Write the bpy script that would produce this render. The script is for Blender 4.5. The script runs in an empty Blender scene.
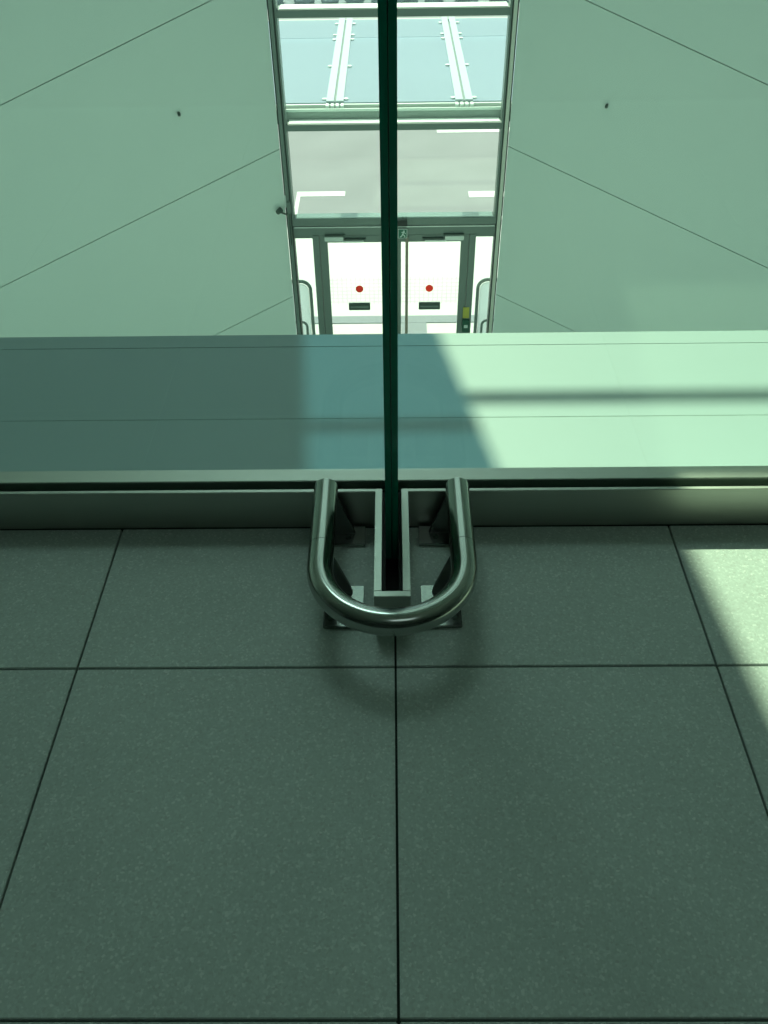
import bpy, bmesh, math, random
from mathutils import Vector, Matrix
random.seed(7)
scene = bpy.context.scene
col = scene.collection

# ------------------------------------------------------------------ camera
F_PX, PITCH, ROLL, YAW, CAM_H = 873.37, 0.7403966, -0.0167998, -0.0143710, 1.32
cam_data = bpy.data.cameras.new('camera')
cam = bpy.data.objects.new('camera', cam_data)
col.objects.link(cam)
fw = Vector((math.sin(YAW) * math.cos(PITCH), math.cos(YAW) * math.cos(PITCH), -math.sin(PITCH)))
rt0 = Vector((math.cos(YAW), -math.sin(YAW), 0))
up0 = rt0.cross(fw)
rt = math.cos(ROLL) * rt0 + math.sin(ROLL) * up0
up = -math.sin(ROLL) * rt0 + math.cos(ROLL) * up0
m = Matrix((rt, up, -fw)).transposed().to_4x4()
m.translation = (0, 0, CAM_H)
cam.matrix_world = m
cam_data.sensor_fit = 'VERTICAL'
cam_data.sensor_height = 24.0
cam_data.lens = F_PX / 1024 * 24.0
cam_data.clip_start = 0.02
cam_data.clip_end = 400
scene.camera = cam

# ------------------------------------------------------------------ light
scene.view_settings.view_transform = 'Standard'
scene.view_settings.look = 'None'
scene.view_settings.exposure = 0.0
scene.view_settings.gamma = 1.0
scene.view_settings.use_curve_mapping = False
scene.cycles.transparent_max_bounces = 32

world = bpy.data.worlds.new('sky')
scene.world = world
world.use_nodes = True
world.node_tree.nodes['Background'].inputs[0].default_value = (0.80, 0.95, 1.0, 1)
world.node_tree.nodes['Background'].inputs[1].default_value = 0.9

SUN_U = Vector((-0.10, 0.757, 1.0))            # towards the sun, per metre of height
sd = bpy.data.lights.new('sun', 'SUN')
sd.energy = 7.5
sd.color = (1.0, 0.92, 0.76)
sd.angle = math.radians(0.45)
sun = bpy.data.objects.new('sun', sd)
sun.rotation_euler = SUN_U.to_track_quat('Z', 'Y').to_euler()
sun.location = (-1, 8, 12)
col.objects.link(sun)


def daylight(name, loc, sx, sy, power, rot=(0, 0, 0), rgb=(.77, 1.0, .96)):
    """Area light out of view, for the rooflight bays and for added fill (power in W per square metre)."""
    d = bpy.data.lights.new(name, 'AREA')
    d.shape = 'RECTANGLE'
    d.size, d.size_y = sx, sy
    d.energy = power * sx * sy
    d.color = rgb
    o = bpy.data.objects.new(name, d)
    o.location = loc
    o.rotation_euler = rot
    col.objects.link(o)


ROOF = 6.0
daylight('rooflight_west', (-.87, 4.95, ROOF - .03), 1.7, 1.2, 25.5)      # frosted rooflight bays
daylight('rooflight_north', (0, 8.07, ROOF - .03), 5.2, 1.85, 3)
daylight('hall_wall_fill', (0, 2.0, -3.2), 14, 4.0, 3.4, (math.radians(90), 0, 0), (.75, 1.0, .88))   # added fill for the hall walls; no glazing is built there

daylight('floor_fill', (.5, -.5, 2.97), 1.2, .6, 4)                 # added fill for the upper floor, behind the camera; no fixture


# ------------------------------------------------------------------ materials
def mat(name):
    mt = bpy.data.materials.new(name)
    mt.use_nodes = True
    return mt, mt.node_tree.nodes, mt.node_tree.links, mt.node_tree.nodes['Principled BSDF']


def plain(name, rgb, rough=.5, metal=0.0, noise=0.0, scale=8.0, bump=0.0, stretch=None):
    mt, N, L, p = mat(name)
    p.inputs['Roughness'].default_value = rough
    p.inputs['Metallic'].default_value = metal
    p.inputs['Base Color'].default_value = (*rgb, 1)
    if noise or bump:
        tc = N.new('ShaderNodeTexCoord')
        mp = N.new('ShaderNodeMapping')
        if stretch:
            mp.inputs['Scale'].default_value = stretch
        nz = N.new('ShaderNodeTexNoise')
        nz.inputs['Scale'].default_value = scale
        nz.inputs['Detail'].default_value = 6
        L.new(tc.outputs['Object'], mp.inputs[0])
        L.new(mp.outputs[0], nz.inputs['Vector'])
        if noise:
            rp = N.new('ShaderNodeMapRange')
            rp.inputs['To Min'].default_value = 1 - noise
            rp.inputs['To Max'].default_value = 1 + noise
            L.new(nz.outputs['Fac'], rp.inputs['Value'])
            mx = N.new('ShaderNodeVectorMath')
            mx.operation = 'SCALE'
            mx.inputs[0].default_value = rgb
            L.new(rp.outputs[0], mx.inputs['Scale'])
            L.new(mx.outputs[0], p.inputs['Base Color'])
        if bump:
            b = N.new('ShaderNodeBump')
            b.inputs['Strength'].default_value = bump
            b.inputs['Distance'].default_value = .002
            L.new(nz.outputs['Fac'], b.inputs['Height'])
            L.new(b.outputs[0], p.inputs['Normal'])
    return mt


def clear_glass(name, tint, ior=1.45, rough=0.0):
    mt = bpy.data.materials.new(name)
    mt.use_nodes = True
    N, L = mt.node_tree.nodes, mt.node_tree.links
    N.remove(N['Principled BSDF'])
    out = N['Material Output']
    tr = N.new('ShaderNodeBsdfTransparent')
    tr.inputs[0].default_value = (*tint, 1)
    gl = N.new('ShaderNodeBsdfGlossy')
    gl.inputs['Roughness'].default_value = rough
    gl.inputs[0].default_value = (.9, 1, .95, 1)
    lw = N.new('ShaderNodeLayerWeight')           # Schlick, the same from both sides of the pane
    pw = N.new('ShaderNodeMath')
    pw.operation = 'POWER'
    pw.inputs[1].default_value = 5
    ma = N.new('ShaderNodeMath')
    ma.operation = 'MULTIPLY_ADD'
    f0 = ((ior - 1) / (ior + 1)) ** 2
    ma.inputs[1].default_value = 1 - f0
    ma.inputs[2].default_value = f0
    mx = N.new('ShaderNodeMixShader')
    L.new(lw.outputs['Facing'], pw.inputs[0])
    L.new(pw.outputs[0], ma.inputs[0])
    L.new(ma.outputs[0], mx.inputs[0])
    L.new(tr.outputs[0], mx.inputs[1])
    L.new(gl.outputs[0], mx.inputs[2])
    L.new(mx.outputs[0], out.inputs[0])
    return mt


def tile_material():
    mt, N, L, p = mat('terrazzo_tile')
    tc = N.new('ShaderNodeTexCoord')
    geo = N.new('ShaderNodeNewGeometry')
    v = N.new('ShaderNodeTexVoronoi')
    v.inputs['Scale'].default_value = 260
    L.new(geo.outputs['Position'], v.inputs['Vector'])
    r1 = N.new('ShaderNodeValToRGB')              # pale and dark specks
    e = r1.color_ramp.elements
    e[0].position, e[0].color = .0, (.41, .44, .42, 1)
    e[1].position, e[1].color = 1.0, (.60, .64, .61, 1)
    for pos, c in ((.12, .465), (.70, .50), (.90, .545)):
        k = r1.color_ramp.elements.new(pos)
        k.color = (c * .92, c * 1.04, c * .985, 1)
    sp = N.new('ShaderNodeSeparateColor')
    L.new(v.outputs['Color'], sp.inputs[0])
    L.new(sp.outputs[0], r1.inputs[0])
    nz = N.new('ShaderNodeTexNoise')
    nz.inputs['Scale'].default_value = 3.5
    nz.inputs['Detail'].default_value = 5
    L.new(geo.outputs['Position'], nz.inputs['Vector'])
    mr = N.new('ShaderNodeMapRange')
    mr.inputs['To Min'].default_value = .88
    mr.inputs['To Max'].default_value = 1.12
    L.new(nz.outputs['Fac'], mr.inputs['Value'])
    sc = N.new('ShaderNodeVectorMath')
    sc.operation = 'SCALE'
    L.new(r1.outputs[0], sc.inputs[0])
    L.new(mr.outputs[0], sc.inputs['Scale'])
    L.new(sc.outputs[0], p.inputs['Base Color'])
    p.inputs['Roughness'].default_value = .55
    p.inputs['Specular IOR Level'].default_value = .3
    b = N.new('ShaderNodeBump')
    b.inputs['Strength'].default_value = .15
    b.inputs['Distance'].default_value = .001
    L.new(sp.outputs[1], b.inputs['Height'])
    L.new(b.outputs[0], p.inputs['Normal'])
    return mt


def manifest_glass():
    """Clear door glass with a printed band of small squares (safety marking)."""
    mt = clear_glass('door_glass', (.98, 1, .97))
    N, L = mt.node_tree.nodes, mt.node_tree.links
    geo = N.new('ShaderNodeNewGeometry')
    sep = N.new('ShaderNodeSeparateXYZ')
    L.new(geo.outputs['Position'], sep.inputs[0])

    def math_(op, a, b=None):
        n = N.new('ShaderNodeMath')
        n.operation = op
        for i, q in enumerate((a, b)):
            if q is None:
                continue
            if isinstance(q, (int, float)):
                n.inputs[i].default_value = q
            else:
                L.new(q, n.inputs[i])
        return n.outputs[0]
    fx = math_('LESS_THAN', math_('FRACT', math_('MULTIPLY', sep.outputs['X'], 1 / .062)), .22)
    fz = math_('LESS_THAN', math_('FRACT', math_('MULTIPLY', sep.outputs['Z'], 1 / .055)), .24)
    g = math_('MAXIMUM', fx, fz)
    lo = math_('GREATER_THAN', sep.outputs['Z'], -4.70)
    hi = math_('LESS_THAN', sep.outputs['Z'], -4.30)
    f = math_('MULTIPLY', math_('MULTIPLY', lo, hi), math_('MULTIPLY', g, .10))
    df = N.new('ShaderNodeBsdfDiffuse')
    df.inputs[0].default_value = (.55, .60, .55, 1)
    mx = N.new('ShaderNodeMixShader')
    out = N['Material Output']
    old = out.inputs[0].links[0].from_socket
    L.new(f, mx.inputs[0])
    L.new(old, mx.inputs[1])
    L.new(df.outputs[0], mx.inputs[2])
    L.new(mx.outputs[0], out.inputs[0])
    return mt


def canopy_material():
    mt = bpy.data.materials.new('canopy_glass')
    mt.use_nodes = True
    N, L = mt.node_tree.nodes, mt.node_tree.links
    N.remove(N['Principled BSDF'])
    d = N.new('ShaderNodeBsdfDiffuse')
    d.inputs[0].default_value = (.56, .67, .85, 1)
    t = N.new('ShaderNodeBsdfTransparent')
    t.inputs[0].default_value = (.85, .97, .97, 1)
    mx = N.new('ShaderNodeMixShader')
    mx.inputs[0].default_value = .45
    g = N.new('ShaderNodeBsdfGlossy')
    g.inputs['Roughness'].default_value = .08
    fr = N.new('ShaderNodeFresnel')
    m2 = N.new('ShaderNodeMixShader')
    L.new(d.outputs[0], mx.inputs[1])
    L.new(t.outputs[0], mx.inputs[2])
    L.new(fr.outputs[0], m2.inputs[0])
    L.new(mx.outputs[0], m2.inputs[1])
    L.new(g.outputs[0], m2.inputs[2])
    L.new(m2.outputs[0], N['Material Output'].inputs[0])
    return mt


def film(name, rgb):
    """Thin coloured plastic that lets daylight glow through."""
    mt = bpy.data.materials.new(name)
    mt.use_nodes = True
    N, L = mt.node_tree.nodes, mt.node_tree.links
    N.remove(N['Principled BSDF'])
    a = N.new('ShaderNodeBsdfDiffuse')
    b = N.new('ShaderNodeBsdfTranslucent')
    a.inputs[0].default_value = b.inputs[0].default_value = (*rgb, 1)
    mx = N.new('ShaderNodeMixShader')
    mx.inputs[0].default_value = .75
    L.new(a.outputs[0], mx.inputs[1])
    L.new(b.outputs[0], mx.inputs[2])
    L.new(mx.outputs[0], N['Material Output'].inputs[0])
    return mt


M = {
    'tile': tile_material(),
    'grout': plain('dark_grout', (.022, .03, .026), .9, 0, .2, 60),
    'steel': plain('brushed_steel', (.37, .39, .365), .17, 1, .05, 40, 0, (1, 1, 30)),
    'kerb': plain('brushed_kerb_steel', (.44, .46, .42), .42, 1, .08, 30, .06, (.4, 30, 30)),
    'black': plain('black_rubber', (.006, .008, .007), .8, 0, .2, 30),
    'ledge': plain('white_painted_ledge', (.30, .40, .41), .55, 0, .035, 2.2),
    'ledge_line': plain('ledge_sealant', (.24, .33, .31), .7, 0, .3, 25),
    'wall': plain('pale_wall_panel', (.70, .80, .75), .48, 0, .02, 1.2),
    'wall_back': plain('wall_backing', (.40, .45, .42), .8, 0, .1, 4),
    'paint': plain('white_plaster', (.72, .76, .72), .8, 0, .03, 3),
    'ceil': plain('ceiling_paint', (.55, .58, .55), .8, 0, .03, 3),
    'back': plain('dark_inner_wall', (.16, .18, .17), .8, 0, .05, 3),
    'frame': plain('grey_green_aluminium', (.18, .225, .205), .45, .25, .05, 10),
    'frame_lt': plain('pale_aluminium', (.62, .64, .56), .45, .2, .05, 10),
    'frame_dk': plain('dark_gasket', (.045, .065, .055), .7, 0, .1, 10),
    'window': clear_glass('window_glass', (.965, 1, .975)),
    'front': clear_glass('green_front_glass', (.885, .975, .935)),
    'rooflight': clear_glass('rooflight_glass', (.93, 1.0, .93)),
    'fin_side': clear_glass('fin_glass_face', (.55, .86, .72)),
    'fin_edge': plain('fin_glass_edge', (.002, .20, .13), .16, 0, .35, 14, 0, (8, 8, 1)),
    'fin_core': plain('fin_interlayer', (.001, .03, .02), .3, 0, .2, 10),
    'door_glass': manifest_glass(),
    'canopy': canopy_material(),
    'white': plain('white_enamel', (.86, .90, .88), .4, 0, .02, 6),
    'metal_lt': plain('light_metal', (.62, .68, .65), .4, .5, .05, 10),
    'metal_dk': plain('dark_metal', (.07, .10, .085), .45, .4, .1, 12),
    'red': film('red_sticker', (1.0, .17, .12)),
    'white_film': film('white_translucent_panel', (.97, .98, .98)),
    'dimming': clear_glass('dimming_pane_glass', (.24, .37, .45)),
    'sensor': plain('black_plastic', (.012, .018, .015), .5, 0, .1, 10),
    'gravel': plain('blue_grey_gravel', (.22, .25, .28), .95, 0, .5, 5),
    'beam': plain('white_canopy_beam', (.43, .50, .56), .5, 0, .02, 6),
    'shaded_steel': plain('shaded_steel_plate', (.17, .19, .175), .45, 1, .08, 30),  # guard steel darkened, the gussets' shade put into the colour
    'rail_grey': plain('grey_rail_paint', (.16, .20, .18), .5, .1, .05, 10),
    'yellow': plain('yellow_sticker', (.50, .46, .07), .5, 0, .03, 10),
    'green': plain('green_plastic', (.01, .09, .055), .4, 0, .05, 10),
    'exit': plain('exit_green', (.01, .14, .08), .5, 0, .05, 10),
    'brown': plain('bronze_strip', (.30, .25, .20), .5, .3, .05, 10),
    'tarmac': plain('pale_tarmac', (.26, .255, .275), .9, 0, .16, .9),
    'concrete': plain('pale_concrete', (.62, .63, .62), .85, 0, .05, 2),
    'kerbstone': plain('blue_grey_kerb', (.24, .27, .30), .8, 0, .1, 6),
    'line': plain('white_road_paint', (.70, .70, .68), .7, 0, .05, 10),
    'stone': plain('grey_boulder', (.20, .24, .27), .9, 0, .35, 3, .3),
    'hall_floor': plain('hall_floor_stone', (.66, .70, .66), .5, 0, .05, 2),
}


# ------------------------------------------------------------------ helpers
def wloc(o):
    v = Vector((0, 0, 0))
    while o:
        v += o.location
        o = o.parent
    return v


def link(name, me, mt, parent=None, loc=(0, 0, 0)):
    o = bpy.data.objects.new(name, me)
    col.objects.link(o)
    for q in (mt if isinstance(mt, (list, tuple)) else [mt]):
        if q and q.name not in [x.name for x in me.materials if x]:
            me.materials.append(q)
    o.location = Vector(loc) - (wloc(parent) if parent else Vector((0, 0, 0)))
    o.parent = parent
    return o


def empty(name, loc):
    o = bpy.data.objects.new(name, None)
    o.empty_display_size = .1
    col.objects.link(o)
    o.location = loc
    return o


def tag(o, label=None, cat=None, group=None, kind=None):
    for k, v in (('label', label), ('category', cat), ('group', group), ('kind', kind)):
        if v:
            o[k] = v
    return o


def box(name, x0, x1, y0, y1, z0, z1, mt, parent=None, bevel=0.0):
    bm = bmesh.new()
    bmesh.ops.create_cube(bm, size=1)
    bmesh.ops.scale(bm, vec=(x1 - x0, y1 - y0, z1 - z0), verts=bm.verts)
    if bevel:
        bmesh.ops.bevel(bm, geom=bm.edges[:], offset=bevel, segments=2, affect='EDGES')
    me = bpy.data.meshes.new(name)
    bm.to_mesh(me)
    bm.free()
    return link(name, me, mt, parent, ((x0 + x1) / 2, (y0 + y1) / 2, (z0 + z1) / 2))


def prism(name, pts, off, mt, parent=None, bevel=0.0, origin=None):
    """Extrude a closed loop of 3D points by the vector off."""
    org = Vector(origin) if origin is not None else sum((Vector(p) for p in pts), Vector()) / len(pts)
    bm = bmesh.new()
    vs = [bm.verts.new(Vector(p) - org) for p in pts]
    f = bm.faces.new(vs)
    r = bmesh.ops.extrude_face_region(bm, geom=[f])
    bmesh.ops.translate(bm, vec=off, verts=[v for v in r['geom'] if isinstance(v, bmesh.types.BMVert)])
    bmesh.ops.recalc_face_normals(bm, faces=bm.faces)
    if bevel:
        bmesh.ops.bevel(bm, geom=bm.edges[:], offset=bevel, segments=2, affect='EDGES')
    me = bpy.data.meshes.new(name)
    bm.to_mesh(me)
    bm.free()
    return link(name, me, mt, parent, org)


def tube(name, path, r, mt, parent=None, n=20, caps=True):
    pts = [Vector(p) for p in path]
    org = pts[0].copy()
    bm = bmesh.new()
    rings = []
    ref = None
    for i, p in enumerate(pts):
        a = pts[max(i - 1, 0)]
        b = pts[min(i + 1, len(pts) - 1)]
        t = (b - a).normalized()
        if ref is None:
            ref = Vector((0, 0, 1)) if abs(t.z) < .9 else Vector((1, 0, 0))
        s = t.cross(ref).normalized()
        q = s.cross(t).normalized()
        ref = q
        rings.append([bm.verts.new(p - org + r * (math.cos(k * math.tau / n) * s + math.sin(k * math.tau / n) * q)) for k in range(n)])
    for a, b in zip(rings, rings[1:]):
        for k in range(n):
            f = bm.faces.new((a[k], a[(k + 1) % n], b[(k + 1) % n], b[k]))
            f.smooth = True
    if caps:
        for rg in (rings[0], rings[-1]):
            bm.faces.new([bm.verts.new(v.co) for v in rg])
    bmesh.ops.recalc_face_normals(bm, faces=bm.faces)
    me = bpy.data.meshes.new(name)
    bm.to_mesh(me)
    bm.free()
    return link(name, me, mt, parent, org)


def disc(name, c, r, depth, axis, mt, parent=None, n=20, r2=None):
    bm = bmesh.new()
    bmesh.ops.create_cone(bm, cap_ends=True, segments=n, radius1=r, radius2=r if r2 is None else r2, depth=depth)
    q = Vector((0, 0, 1)).rotation_difference(Vector(axis)).to_matrix().to_4x4()
    bmesh.ops.transform(bm, matrix=q, verts=bm.verts)
    me = bpy.data.meshes.new(name)
    bm.to_mesh(me)
    bm.free()
    return link(name, me, mt, parent, c)


def clip_poly(poly, axis, val, keep_less):
    out = []
    for i, p in enumerate(poly):
        q = poly[(i + 1) % len(poly)]
        ip = (p[axis] <= val) == keep_less or p[axis] == val
        iq = (q[axis] <= val) == keep_less or q[axis] == val
        if ip:
            out.append(p)
        if ip != iq:
            t = (val - p[axis]) / (q[axis] - p[axis])
            out.append((p[0] + t * (q[0] - p[0]), p[1] + t * (q[1] - p[1])))
    return out


# ================================================================== STRUCTURE
XC = -0.003                 # axis of the glass fin
YK = 1.396                  # kerb face
KZ = 0.103                  # kerb height
SX = 0.037                  # axis of the far entrance
HALL = -6.0
YD = 10.8
SIDE = 8.0

# ---- upper floor with its tiles
floor = tag(box('floor', -SIDE, SIDE, -4.0, YK + .08, -.40, -.014, M['grout']), kind='structure',
            label='grey terrazzo tiled floor of the upper level')
XJ, YJ, T, G = 0.0024, 1.0133, 0.60, 0.0042
tile_cache = {}


def tile(x0, x1, y0, y1):
    key = (round(x1 - x0, 4), round(y1 - y0, 4))
    if key not in tile_cache:
        o = box('floor_tile', x0, x1, y0, y1, -.016, 0, M['tile'], floor, .0012)
        tile_cache[key] = o.data
    else:
        o = link('floor_tile', tile_cache[key], M['tile'], floor, ((x0 + x1) / 2, (y0 + y1) / 2, -.008))


for i in range(-4, 4):
    xa, xb = XJ + i * T + G / 2, XJ + (i + 1) * T - G / 2
    for k in range(-4, 1):
        ya, yb = YJ + k * T + G / 2, YJ + (k + 1) * T - G / 2
        tile(xa, xb, ya, min(yb, YK - .002))

# ---- room behind the camera
tag(box('wall_back', -SIDE, SIDE, -4.2, -4.0, -.4, 3.0, M['back']), kind='structure')
ceiling = tag(box('ceiling', -SIDE, SIDE, -4.2, 1.7, 3.0, 3.2, M['ceil']), kind='structure')
box('roof_upstand', -SIDE, SIDE, 1.5, 1.7, 3.2, ROOF, M['ceil'], ceiling)

# ---- unseen hall roof, its opening shaped to throw the sunlight edges
A0, A1 = Vector((.138, 2.191)), Vector((.247, 1.607))      # edges of the sunlight on the ledge and on the floor
B0, B1 = Vector((.634, 1.318)), Vector((.669, .924))


def at(P, Q, y):
    t = (y - P.y) / (Q.y - P.y)
    return P.x + t * (Q.x - P.x)


SH = Vector((SUN_U.x, SUN_U.y)) * ROOF
ylo, ymid, yhi = .35, 1.42, 2.40
F0, F1 = Vector((-.253, 2.15)), Vector((-.205, 1.612))     # edge of the fainter light under the fritted pane
left_edge = [(at(B0, B1, ylo), ylo), (at(B0, B1, ymid), ymid), (at(F0, F1, ymid), ymid), (at(F0, F1, yhi), yhi)]
dim_area = [(at(F0, F1, ymid), ymid), (at(A0, A1, ymid), ymid), (at(A0, A1, yhi), yhi), (at(F0, F1, yhi), yhi)]
left_edge = [(x + SH.x, y + SH.y) for x, y in left_edge]
dim_area = [(x + SH.x, y + SH.y) for x, y in dim_area]
RX = 2.3 + SH.x
yl, yh = left_edge[0][1], left_edge[-1][1]
roof_th = (0, 0, .05)


def rz(pts):
    return [(x, y, ROOF) for x, y in pts]


prism('roof_panel', rz([(-SIDE, yl)] + left_edge + [(-SIDE, yh)]), roof_th, M['ceil'], ceiling)
prism('roof_panel', rz([(RX, yl), (SIDE, yl), (SIDE, yh), (RX, yh)]), roof_th, M['ceil'], ceiling)
prism('roof_panel', rz([(-SIDE, 1.5), (SIDE, 1.5), (SIDE, yl), (-SIDE, yl)]), roof_th, M['ceil'], ceiling)
prism('roof_panel', rz([(-SIDE, yh), (SIDE, yh), (SIDE, YD + .3), (-SIDE, YD + .3)]), roof_th, M['ceil'], ceiling)
prism('dimming_pane', rz(dim_area), (0, 0, .012), M['dimming'], ceiling)  # invented pane, dims the sun for the fainter light on the ledge
box('shade_bar', left_edge[1][0] - .4, RX, 1.360 + SH.y, 1.480 + SH.y, ROOF - .02, ROOF + .01, M['frame'], ceiling)  # added bar, keeps the sun off the kerb strip
yb = 1.880 + SH.y
box('shade_bar', at(A0, A1, 1.88) + SH.x, RX, yb - .017, yb + .017, ROOF - .02, ROOF + .01, M['frame'], ceiling)
yb = 1.755 + SH.y
box('shade_bar', at(F0, F1, 1.755) + SH.x, at(A0, A1, 1.755) + SH.x, yb - .014, yb + .014, ROOF - .03, ROOF - .002, M['frame'], ceiling)
box('rooflight_pane', left_edge[3][0] - .1, RX + .1, yl - .1, yh + .1, ROOF + .07, ROOF + .09, M['rooflight'], ceiling)

# ---- side walls closing the hall, hall floor, wall under the slab
hall_floor = tag(box('floor_hall', -SIDE, SIDE, 1.9, YD + .1, HALL - .2, HALL, M['hall_floor']), kind='structure')
tag(box('wall_under_slab', -SIDE, SIDE, 1.7, 1.9, HALL, -.40, M['paint']), kind='structure')
tag(box('wall_far_left', -SIDE - .2, -SIDE, -4.2, YD, HALL, ROOF, M['paint']), kind='structure')
tag(box('wall_far_right', SIDE, SIDE + .2, -4.2, YD, HALL, ROOF, M['paint']), kind='structure')

# ---- splayed panel walls either side of the far entrance
JOINTS = [-0.695 + 1.91 * k for k in range(4, 0, -1)] + [-0.695, -2.53, -4.505, -6.43, -8.35]
SL, HW, S0 = 0.337, 1.310, 0.075
for side, nm in ((-1, 'wall_left'), (1, 'wall_right')):
    P0 = Vector((SX + side * HW, YD, 0))
    d = Vector((side * 1.0, -.331, 0)).normalized()
    n = Vector((side * .331, 1.0, 0)).normalized()      # points away from the hall
    smax = (SIDE - abs(P0.x)) / abs(d.x)

    def w3(s, z, back=0.0):
        return P0 + d * s + Vector((0, 0, z)) + n * back
    wall = prism(nm, [w3(S0, HALL, .022), w3(smax, HALL, .022), w3(smax, ROOF, .022), w3(S0, ROOF, .022)], n * .2,
                 M['wall_back'], origin=w3(0, HALL, .022))
    tag(wall, kind='structure', label='pale panelled wall %s of the entrance with slanting joints' % ('left' if side < 0 else 'right'))
    g = .005
    for za, zb in zip(JOINTS, JOINTS[1:]):
        poly = [(S0, za - g - SL * S0), (smax, za - g - SL * smax), (smax, zb + g - SL * smax), (S0, zb + g - SL * S0)]
        poly = clip_poly(poly, 1, HALL + .001, False)
        if len(poly) >= 3:
            poly = clip_poly(poly, 1, ROOF - .001, True)
        if len(poly) >= 3:
            prism('wall_panel', [w3(s, z) for s, z in poly], n * .02, M['wall'], wall)

# ---- far facade: one tall glazed bay with transoms and jambs
xl, xr = SX - HW, SX + HW
win = tag(empty('window_3', (SX, YD, HALL)), kind='structure', label='tall glazed bay between the two panelled walls')
for s in (-1, 1):
    def bw(nm, a, b, *r):
        x0, x1 = sorted((SX + s * a, SX + s * b))
        return box(nm, x0, x1, *r)
    bw('gasket', 1.377, 1.364, YD - .020, YD + .18, HALL, ROOF, M['frame_dk'], win)
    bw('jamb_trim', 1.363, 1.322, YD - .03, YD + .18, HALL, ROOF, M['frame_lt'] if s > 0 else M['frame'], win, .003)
    bw('gasket', 1.321, 1.308, YD + .0, YD + .18, HALL, ROOF, M['frame_dk'], win)
    bw('jamb', 1.307, 1.285, YD + .0, YD + .18, -3.55, ROOF, M['frame'], win, .003)
gx0, gx1 = SX - 1.285, SX + 1.285
for zt, h, dep, nm in ((-1.070, .080, .22, 'transom'), (-2.288, .075, .16, 'transom'), (-3.455, .095, .16, 'transom'),
                       (.6, .08, .2, 'transom'), (2.3, .08, .2, 'transom'), (4.0, .08, .2, 'transom')):
    t = box(nm, gx0, gx1, YD - .0, YD + dep, zt - h, zt, M['frame'], win, .004)
    box('sill_strip', gx0 + .03, gx1 - .02, YD + .03, YD + dep, zt, zt + .008, M['white'], t)
zs = [-3.455, -2.288 - .075, -2.288, -1.070 - .08, -1.070, .52, .6, 2.22, 2.3, 3.92, 4.0, ROOF]
for z0, z1 in zip(zs[0::2], zs[1::2]):
    box('window_pane', gx0, gx1, YD + .015, YD + .027, z0 + .0085, z1, M['window'], win)

# ---- entrance doors
door = tag(empty('door_1', (SX, YD, HALL)), kind='structure', label='double glazed entrance doors at the bottom of the tall window')
HEAD = -3.68
box('head', gx0 - .022, gx1 + .022, YD + .01, YD + .14, HEAD, -3.575, M['frame'], door, .004)
box('head_trim', gx0 - .01, gx1 + .01, YD - .01, YD + .15, -3.570, -3.556, M['metal_lt'], door)
for s in (-1, 1):
    def bx(nm, a, b, *r):
        x0, x1 = sorted((SX + s * a, SX + s * b))
        return box(nm, x0, x1, *r)
    bx('door_post', .980, 1.065, YD + .0, YD + .15, HALL, HEAD, M['frame'], door, .004)
    bx('sidelight_pane', 1.066, 1.300, YD + .05, YD + .062, HALL + .08, HEAD - .02, M['window'], door)
    bx('sidelight_rail', 1.066, 1.300, YD + .03, YD + .10, HEAD - .045, HEAD - .0, M['frame'], door)
    bx('sidelight_rail', 1.066, 1.300, YD + .03, YD + .10, HALL, HALL + .08, M['frame'], door)
    leaf = empty('door_leaf', (SX + s * .975, YD, HALL))
    leaf.parent = door
    leaf.location = Vector((s * .975, 0, 0))
    bx('stile', .875, .975, YD + .02, YD + .09, HALL + .01, HEAD - .005, M['frame'], leaf, .003)
    bx('stile', .003, .090, YD + .02, YD + .09, HALL + .01, HEAD - .005, M['frame'], leaf, .003)
    bx('rail', .090, .875, YD + .02, YD + .09, HEAD - .105, HEAD - .005, M['frame'], leaf, .003)
    bx('rail', .090, .875, YD + .02, YD + .09, HALL + .01, HALL + .16, M['frame'], leaf, .003)
    bx('door_pane', .088, .877, YD + .05, YD + .062, HALL + .155, HEAD - .10, M['door_glass'], leaf)
    bx('push_plate', .335, .630, YD + .012, YD + .046, -4.775, -4.670, M['metal_dk'], leaf, .006)
    bx('push_plate_strip', .36, .605, YD + .007, YD + .013, -4.735, -4.712, M['frame'], leaf)
    disc('red_dot', (SX + s * .476, YD + .046, -4.468), .052, .003, (0, 1, 0), M['red'], leaf, 28)
    bx('door_closer', .660, .905, YD - .045, YD + .02, HEAD - .062, HEAD + .0, M['metal_lt'], leaf, .006)
    bx('closer_arm', .400, .680, YD - .03, YD - .005, HEAD - .085, HEAD - .060, M['metal_lt'], leaf, .004)
    bx('closer_slot', .640, .900, YD - .03, YD + .0, HEAD + .003, HEAD + .018, M['metal_dk'], leaf)
    bx('closer_track', .37, .640, YD - .012, YD + .02, HEAD - .058, HEAD - .04, M['metal_dk'], leaf)
    if s > 0:
        box('astragal_strip', .184, .222, YD - .015, YD + .018, HALL + .02, HEAD - .02, M['brown'], leaf, .003)
        box('yellow_sticker', .985, 1.070, YD - .008, YD - .001, -4.90, -4.735, M['yellow'], door)
        sw = box('door_switch', .980, 1.080, YD - .05, YD - .001, -5.11, -4.915, M['green'], door, .008)
        box('switch_symbol', 1.005, 1.055, YD - .055, YD - .049, -5.03, -4.985, M['metal_lt'], sw)

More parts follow.
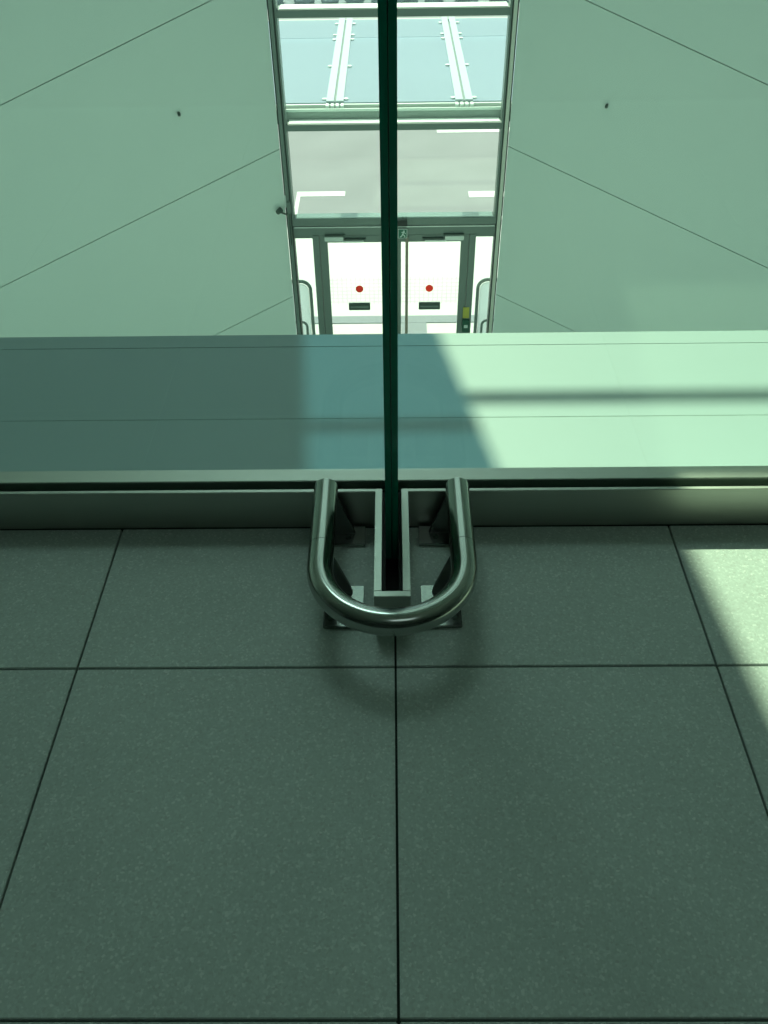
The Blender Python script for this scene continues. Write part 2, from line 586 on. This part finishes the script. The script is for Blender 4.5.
# ---- exterior ground
ground = tag(box('ground', -40, 40, YD + .16, 90, HALL - .3, HALL - .012, M['tarmac']), kind='structure',
             label='pale tarmac apron outside the entrance')
box('concrete_apron', -12, 12, YD + .16, 16.2, HALL - .05, HALL, M['concrete'], ground)
box('gravel_bed', -20, 20, 33.2, 60, HALL - .02, HALL + .004, M['gravel'], ground)
box('kerb_strip', -12, 12, 12.56, 12.78, HALL - .02, HALL + .012, M['kerbstone'], ground)
box('drain_strip', -12, 12, 12.16, 12.23, HALL - .02, HALL + .006, M['brown'], ground)
box('shadow_slab', .15, .56, 12.14, 12.56, HALL - .02, HALL + .010, M['kerbstone'], ground)  # dark slab standing for a shadow on the paving
for x0, x1, y0, y1 in ((-1.95, -.95, 17.68, 17.92), (-1.95, -1.87, 16.6, 17.68), (1.60, 2.6, 17.55, 17.85), (1.75, 2.7, 16.45, 16.65),
                       (1.10, 4.0, 21.3, 21.6)):
    box('road_marking', x0, x1, y0, y1, HALL - .013, HALL - .005, M['line'], ground)

# ---- ledge beyond the glass
ledge = tag(box('ledge', -SIDE, SIDE, 1.4745, 2.139, -.40, -.02, M['ledge']), kind='structure',
            label='white painted ledge outside the glass with a raised front lip')
box('ledge_board', -SIDE, SIDE, 1.4745, 1.796, -.02, 0, M['ledge'], ledge, .0006)
box('ledge_board', -SIDE, SIDE, 1.7985, 2.1395, -.02, 0, M['ledge'], ledge, .0006)
box('ledge_joint', -SIDE, SIDE, 1.796, 1.7985, -.02, -.0004, M['ledge_line'], ledge)
box('ledge_lip', -SIDE, SIDE, 2.1396, 2.205, -.40, .0008, M['ledge'], ledge, .0008)

# ---- steel kerb, left and right of the fin channel
CW, CT = .0345, .014                     # half width and wall of the fin channel
for nm, x0, x1 in (('baseboard_left', -SIDE, XC - CW), ('baseboard_right', XC + CW, SIDE)):
    k = tag(empty(nm, ((x0 + x1) / 2, YK, 0)), kind='structure', label='brushed steel kerb holding the glass %s of the fin' % nm.split('_')[1])
    box('kerb_face', x0, x1, YK, YK + .010, 0, KZ, M['kerb'], k, .0012)
    e0, e1 = (x0, XC - .0005) if x0 < -1 else (XC + .0005, x1)
    box('kerb_strip', e0, e1, 1.4325, 1.4735, -.02, KZ, M['kerb'], k, .0015)
    box('gasket', x0, x1, YK + .0105, 1.4320, 0, .062, M['black'], k)
    w = 'window_1' if x0 < -1 else 'window_2'
    wx = (x0, XC - .002) if x0 < -1 else (XC + .002, x1)
    tag(box(w, wx[0], wx[1], 1.4115, 1.4275, .063, 2.95, M['front']), kind='structure',
        label='green glass pane standing in the kerb %s of the fin' % nm.split('_')[1])

# ---- fin channel (steel U trough)
ch = tag(empty('trim_1', (XC, 1.25, 0)), kind='structure', label='narrow steel trough holding the foot of the glass fin')
YF = 1.098
box('side_plate', XC - CW, XC - CW + CT, YF + CT, YK + .0102, 0, KZ, M['kerb'], ch, .001)
box('side_plate', XC + CW - CT, XC + CW, YF + CT, YK + .0102, 0, KZ, M['kerb'], ch, .001)
box('end_plate', XC - CW, XC + CW, YF, YF + CT, 0, KZ, M['kerb'], ch, .001)
box('trough_bed', XC - CW + CT, XC + CW - CT, YF + CT, 1.405, 0, .030, M['black'], ch)
for sg in (-1, 1):
    gk = sorted((XC + sg * .0128, XC + sg * (CW - CT - .0003)))
    box('trough_gasket', *gk, YF + CT + .001, 1.4045, .0305, .093, M['black'], ch)
    gk = sorted((XC + sg * .0128, XC + sg * (CW - .0005)))
    box('trough_gasket', *gk, 1.4065, 1.4110, .001, .075, M['black'], ch)
    gk = sorted((XC + sg * .0128, XC + sg * (CW - .0005)))
    box('trough_gasket', *gk, 1.4285, 1.4322, .001, .075, M['black'], ch)

# ================================================================== THINGS
# ---- glass fin, seen edge-on
FY0, FY1, FZ0, FZ1 = 1.268, 1.4105, .0305, 2.95
fin = tag(empty('glass_fin', (XC, FY0, FZ0)), 'dark green laminated glass fin standing edge-on in the steel trough', 'glass fin')


def ply(x0, x1):
    o = box('glass_ply', x0, x1, FY0, FY1, FZ0, FZ1, [M['fin_edge'], M['fin_side']], fin, .0)
    for f in o.data.polygons:
        f.material_index = 1 if abs(f.normal.x) > .5 else 0
    return o


ply(XC - .0125, XC - .0012)
ply(XC + .0012, XC + .0125)
box('interlayer', XC - .0010, XC + .0010, FY0 + .0005, FY1, FZ0, FZ1, M['fin_core'], fin)

# ---- bent tube guard around the foot of the fin
TZ, TR, HS = .1285, .0250, .1365
YB, YE = 1.150, 1.377
guard = tag(empty('guard_rail', (XC, 1.2, 0)), 'brushed steel U-shaped guard rail bent around the foot of the glass fin', 'guard rail')
for s in (-1, 1):
    x = XC + s * HS
    seam = 1.205
    tube('straight_tube', [(x, YE, TZ), (x, YE - .05, TZ), (x, seam + .0008, TZ)], TR, M['steel'], guard, 40)
    disc('end_cap', (x, YE + .002, TZ), TR * .985, .005, (0, 1, 0), M['steel'], guard, 40)
    for yg, y0, y1 in ((1.192, 1.106, 1.214), (1.366, 1.334, 1.390)):
        fp = box('foot_plate', *sorted((XC + s * .058, XC + s * .136)), y0, y1, 0, .008, M['steel'], guard, .0012)
        ys = (y0 + .022, y1 - .022) if yg < 1.3 else (y0 + .022,)
        for yy in ys:
            disc('screw', (XC + s * (.122 if yg < 1.3 else .094), yy + (.0 if yg < 1.3 else .0), .0090), .0055, .003, (0, 0, 1), M['metal_dk'], fp, 14)
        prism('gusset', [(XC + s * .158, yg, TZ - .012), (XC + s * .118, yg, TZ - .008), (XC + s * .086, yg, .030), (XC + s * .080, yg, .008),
                         (XC + s * .134, yg, .008)], (0, .008, 0), M['shaded_steel'], guard)
path = [(XC - HS, 1.2045, TZ), (XC - HS, 1.180, TZ)]
for k in range(0, 41):
    a = math.pi + math.pi * k / 40
    path.append((XC + HS * math.cos(a), YB + HS * math.sin(a), TZ))
path += [(XC + HS, 1.180, TZ), (XC + HS, 1.2045, TZ)]
tube('bent_tube', path, TR, M['steel'], guard, 40)

# ---- exit sign over the doors
ex = tag(empty('exit_sign', (.145, YD - .03, -3.70)), 'small green running-man exit sign above the doors', 'exit sign')
box('sign_border', .086, .206, YD - .040, YD - .024, -3.705, -3.580, M['white'], ex, .002)
box('sign_plate', .093, .199, YD - .043, YD - .039, -3.699, -3.587, M['exit'], ex)
fy = YD - .045
disc('running_man', (.163, fy, -3.608), .010, .003, (0, 1, 0), M['white'], ex, 16)
for pts in ([(.135, -3.617), (.165, -3.622), (.162, -3.634), (.132, -3.629)],
            [(.150, -3.620), (.163, -3.626), (.156, -3.655), (.142, -3.650)],
            [(.142, -3.650), (.156, -3.652), (.178, -3.668), (.170, -3.678)],
            [(.170, -3.668), (.180, -3.668), (.178, -3.692), (.168, -3.692)],
            [(.142, -3.648), (.153, -3.655), (.136, -3.682), (.124, -3.676)],
            [(.124, -3.676), (.136, -3.682), (.112, -3.690), (.108, -3.682)],
            [(.160, -3.626), (.166, -3.620), (.190, -3.640), (.184, -3.647)]):
    prism('running_man', [(x, fy, z) for x, z in pts], (0, .003, 0), M['white'], ex)
sb = tag(box('sensor_box', .035, .205, YD - .05, YD - .002, -3.545, -3.462, M['sensor'], None, .006),
         'dark sensor box on the transom just above the exit sign', 'sensor')
for x in (.150, .192):
    box('prong', x - .005, x + .005, YD - .03, YD - .02, -3.463, -3.425, M['metal_dk'], sb)

# ---- camera bracket on the left jamb
cc = tag(empty('security_camera', (-1.33, YD - .04, -3.36)), 'small dark camera on a bracket at the left edge of the tall window', 'camera')
box('mount_plate', -1.352, -1.318, YD - .022, YD - .001, -3.29, -3.13, M['metal_lt'], cc, .003)
box('mount_block', -1.312, -1.272, YD - .085, YD - .031, -3.345, -3.20, M['frame'], cc, .006)
tube('arm', [(-1.300, YD - .07, -3.335), (-1.33, YD - .09, -3.345), (-1.385, YD - .11, -3.315)], .011, M['metal_dk'], cc, 10)
disc('lens_barrel', (-1.412, YD - .11, -3.295), .035, .07, (-.6, -.75, -.2), M['metal_dk'], cc, 18, .028)
tube('cable', [(-1.290, YD - .058, -3.34), (-1.300, YD - .06, -3.5), (-1.298, YD - .05, -3.78)], .009, M['metal_dk'], cc, 8)

# ---- wall pegs
for side, (x, y, z), lb in ((-1, (-2.418, 10.421, -2.013), 'small dark peg on the wall panel left of the window'),
                            (1, (2.457, 10.433, -1.986), 'small dark peg on the wall panel right of the window')):
    n = Vector((-side * .331, -1, 0)).normalized()
    pg = tag(empty('wall_peg', (x, y, z)), lb, 'wall peg', 'pegs on the panelled walls')
    disc('rosette', Vector((x, y, z)) + n * .003, .024, .006, n, M['metal_lt'], pg, 16)
    tube('pin', [Vector((x, y, z)) + n * .006, Vector((x, y, z)) + n * .05, Vector((x, y, z)) + n * .06 + Vector((0, 0, -.012))], .017, M['metal_dk'], pg, 10)

# ---- glass canopy outside
cn = tag(empty('glass_canopy', (SX, 11.05, -2.3)), 'pale glass entrance canopy with white beams seen through the upper window', 'canopy')
CZ = -2.14
XB = (-2.205, -.670, .890, 2.425)
rows = [11.12, 13.98, 15.02]
xs = [-3.70] + list(XB) + [3.95]
for a, b in zip(xs, xs[1:]):
    for y0, y1 in zip(rows, rows[1:]):
        box('canopy_pane', a + .006, b - .006, y0 + .008, y1 - .008, CZ - .014, CZ, M['canopy'], cn)
for xb in XB:
    box('canopy_beam', xb - .105, xb - .012, 11.12, 15.0, CZ + .002, CZ + .022, M['beam'], cn, .004)
    box('canopy_beam', xb + .012, xb + .105, 11.12, 15.0, CZ + .002, CZ + .022, M['beam'], cn, .004)
    box('seal_strip', xb - .006, xb + .006, 11.12, 14.75, CZ - .012, CZ + .012, M['frame'], cn)
    for yy in (11.23, 12.57, 13.86, 14.10, 14.72):
        for sx in (-.130, .130):
            ft = disc('clamp', (xb + sx, yy, CZ + .008), .030, .016, (0, 0, 1), M['metal_lt'], cn, 14)
            disc('clamp_stem', (xb + sx, yy, CZ - .033), .012, .036, (0, 0, 1), M['metal_lt'], ft, 10)
    for sx in (-.09, -.03, .03, .09):
        box('bracket', xb + sx - .018, xb + sx + .018, 11.015, 11.12, CZ - .10, CZ - .002, M['white'], cn, .003)
box('gutter', -3.70, 3.95, 10.985, 11.115, CZ - .20, CZ - .06, M['frame'], cn, .003)
box('gutter_edge', -3.70, 3.95, 11.085, 11.12, CZ - .06, CZ - .012, M['metal_lt'], cn, .003)
box('gutter_edge', -3.70, 3.95, 10.985, 11.01, CZ - .06, CZ - .030, M['metal_lt'], cn, .003)
box('cross_rail', -3.70, 3.95, 13.955, 14.005, CZ - .05, CZ - .016, M['metal_lt'], cn, .003)
box('front_rail', -3.70, 3.95, 14.99, 15.04, CZ - .05, CZ - .0, M['frame_lt'], cn, .003)

# ---- hoop barriers outside the sidelights
for side, lb in ((-1, 'white panelled steel hoop barrier outside the left sidelight'), (1, 'white panelled steel hoop barrier outside the right sidelight')):
    xi = SX + side * 1.262
    xo = xi + side * .80
    y = 12.0
    hb = tag(empty('hoop_barrier', ((xi + xo) / 2, y, HALL)), lb, 'barrier', 'hoop barriers outside the doors')

    def hoop(nm, a, b, z, r, yy, rad):
        p = [(a, yy, HALL)]
        for k in range(0, 9):
            t = math.pi / 2 * k / 8
            p.append((a + side * r * (1 - math.cos(t)), yy, z - r + r * math.sin(t)))
        for k in range(0, 9):
            t = math.pi / 2 * k / 8
            p.append((b - side * r * (1 - math.sin(t)), yy, z - r + r * math.cos(t)))
        p.append((b, yy, HALL))
        return tube(nm, p, rad, M['rail_grey'], hb, 14)
    hoop('top_hoop', xi, xo, HALL + 1.05, .14, y, .026)
    hoop('low_hoop', xi + side * .085, xo - side * .085, HALL + .42, .08, y - .10, .019)
    pts = []
    for k in range(0, 9):
        t = math.pi / 2 * k / 8
        pts.append((xi + side * (.03 + .11 * (1 - math.cos(t))), y - .02, HALL + 1.015 - .11 + .11 * math.sin(t)))
    pts += [(xo - side * .03, y - .02, HALL + 1.015), (xo - side * .03, y - .02, HALL + .06), (xi + side * .03, y - .02, HALL + .06)]
    prism('panel', pts, (0, .012, 0), M['white_film'], hb)

# ---- boulders beyond the tarmac
variants = []
for k in range(5):
    bm = bmesh.new()
    bmesh.ops.create_icosphere(bm, subdivisions=2, radius=1)
    for v in bm.verts:
        v.co *= 1 + random.uniform(-.22, .22)
        v.co.z *= .7
    me = bpy.data.meshes.new('boulder')
    bm.to_mesh(me)
    bm.free()
    me.materials.append(M['stone'])
    variants.append(me)
for j in range(2):
    x = -4.6
    while x < 5.0:
        r = random.uniform(.28, .46)
        o = bpy.data.objects.new('boulder', variants[random.randrange(5)])
        col.objects.link(o)
        o.location = (x + r * 1.25, 33.9 + j * 1.2, HALL + .42 * r)
        o.scale = (r, r, r)
        o.rotation_euler = (0, 0, random.uniform(0, 6.28))
        tag(o, 'grey boulder in the stone strip beyond the tarmac at the very top', 'boulder', 'boulders beyond the tarmac')
        x += 2.5 * r
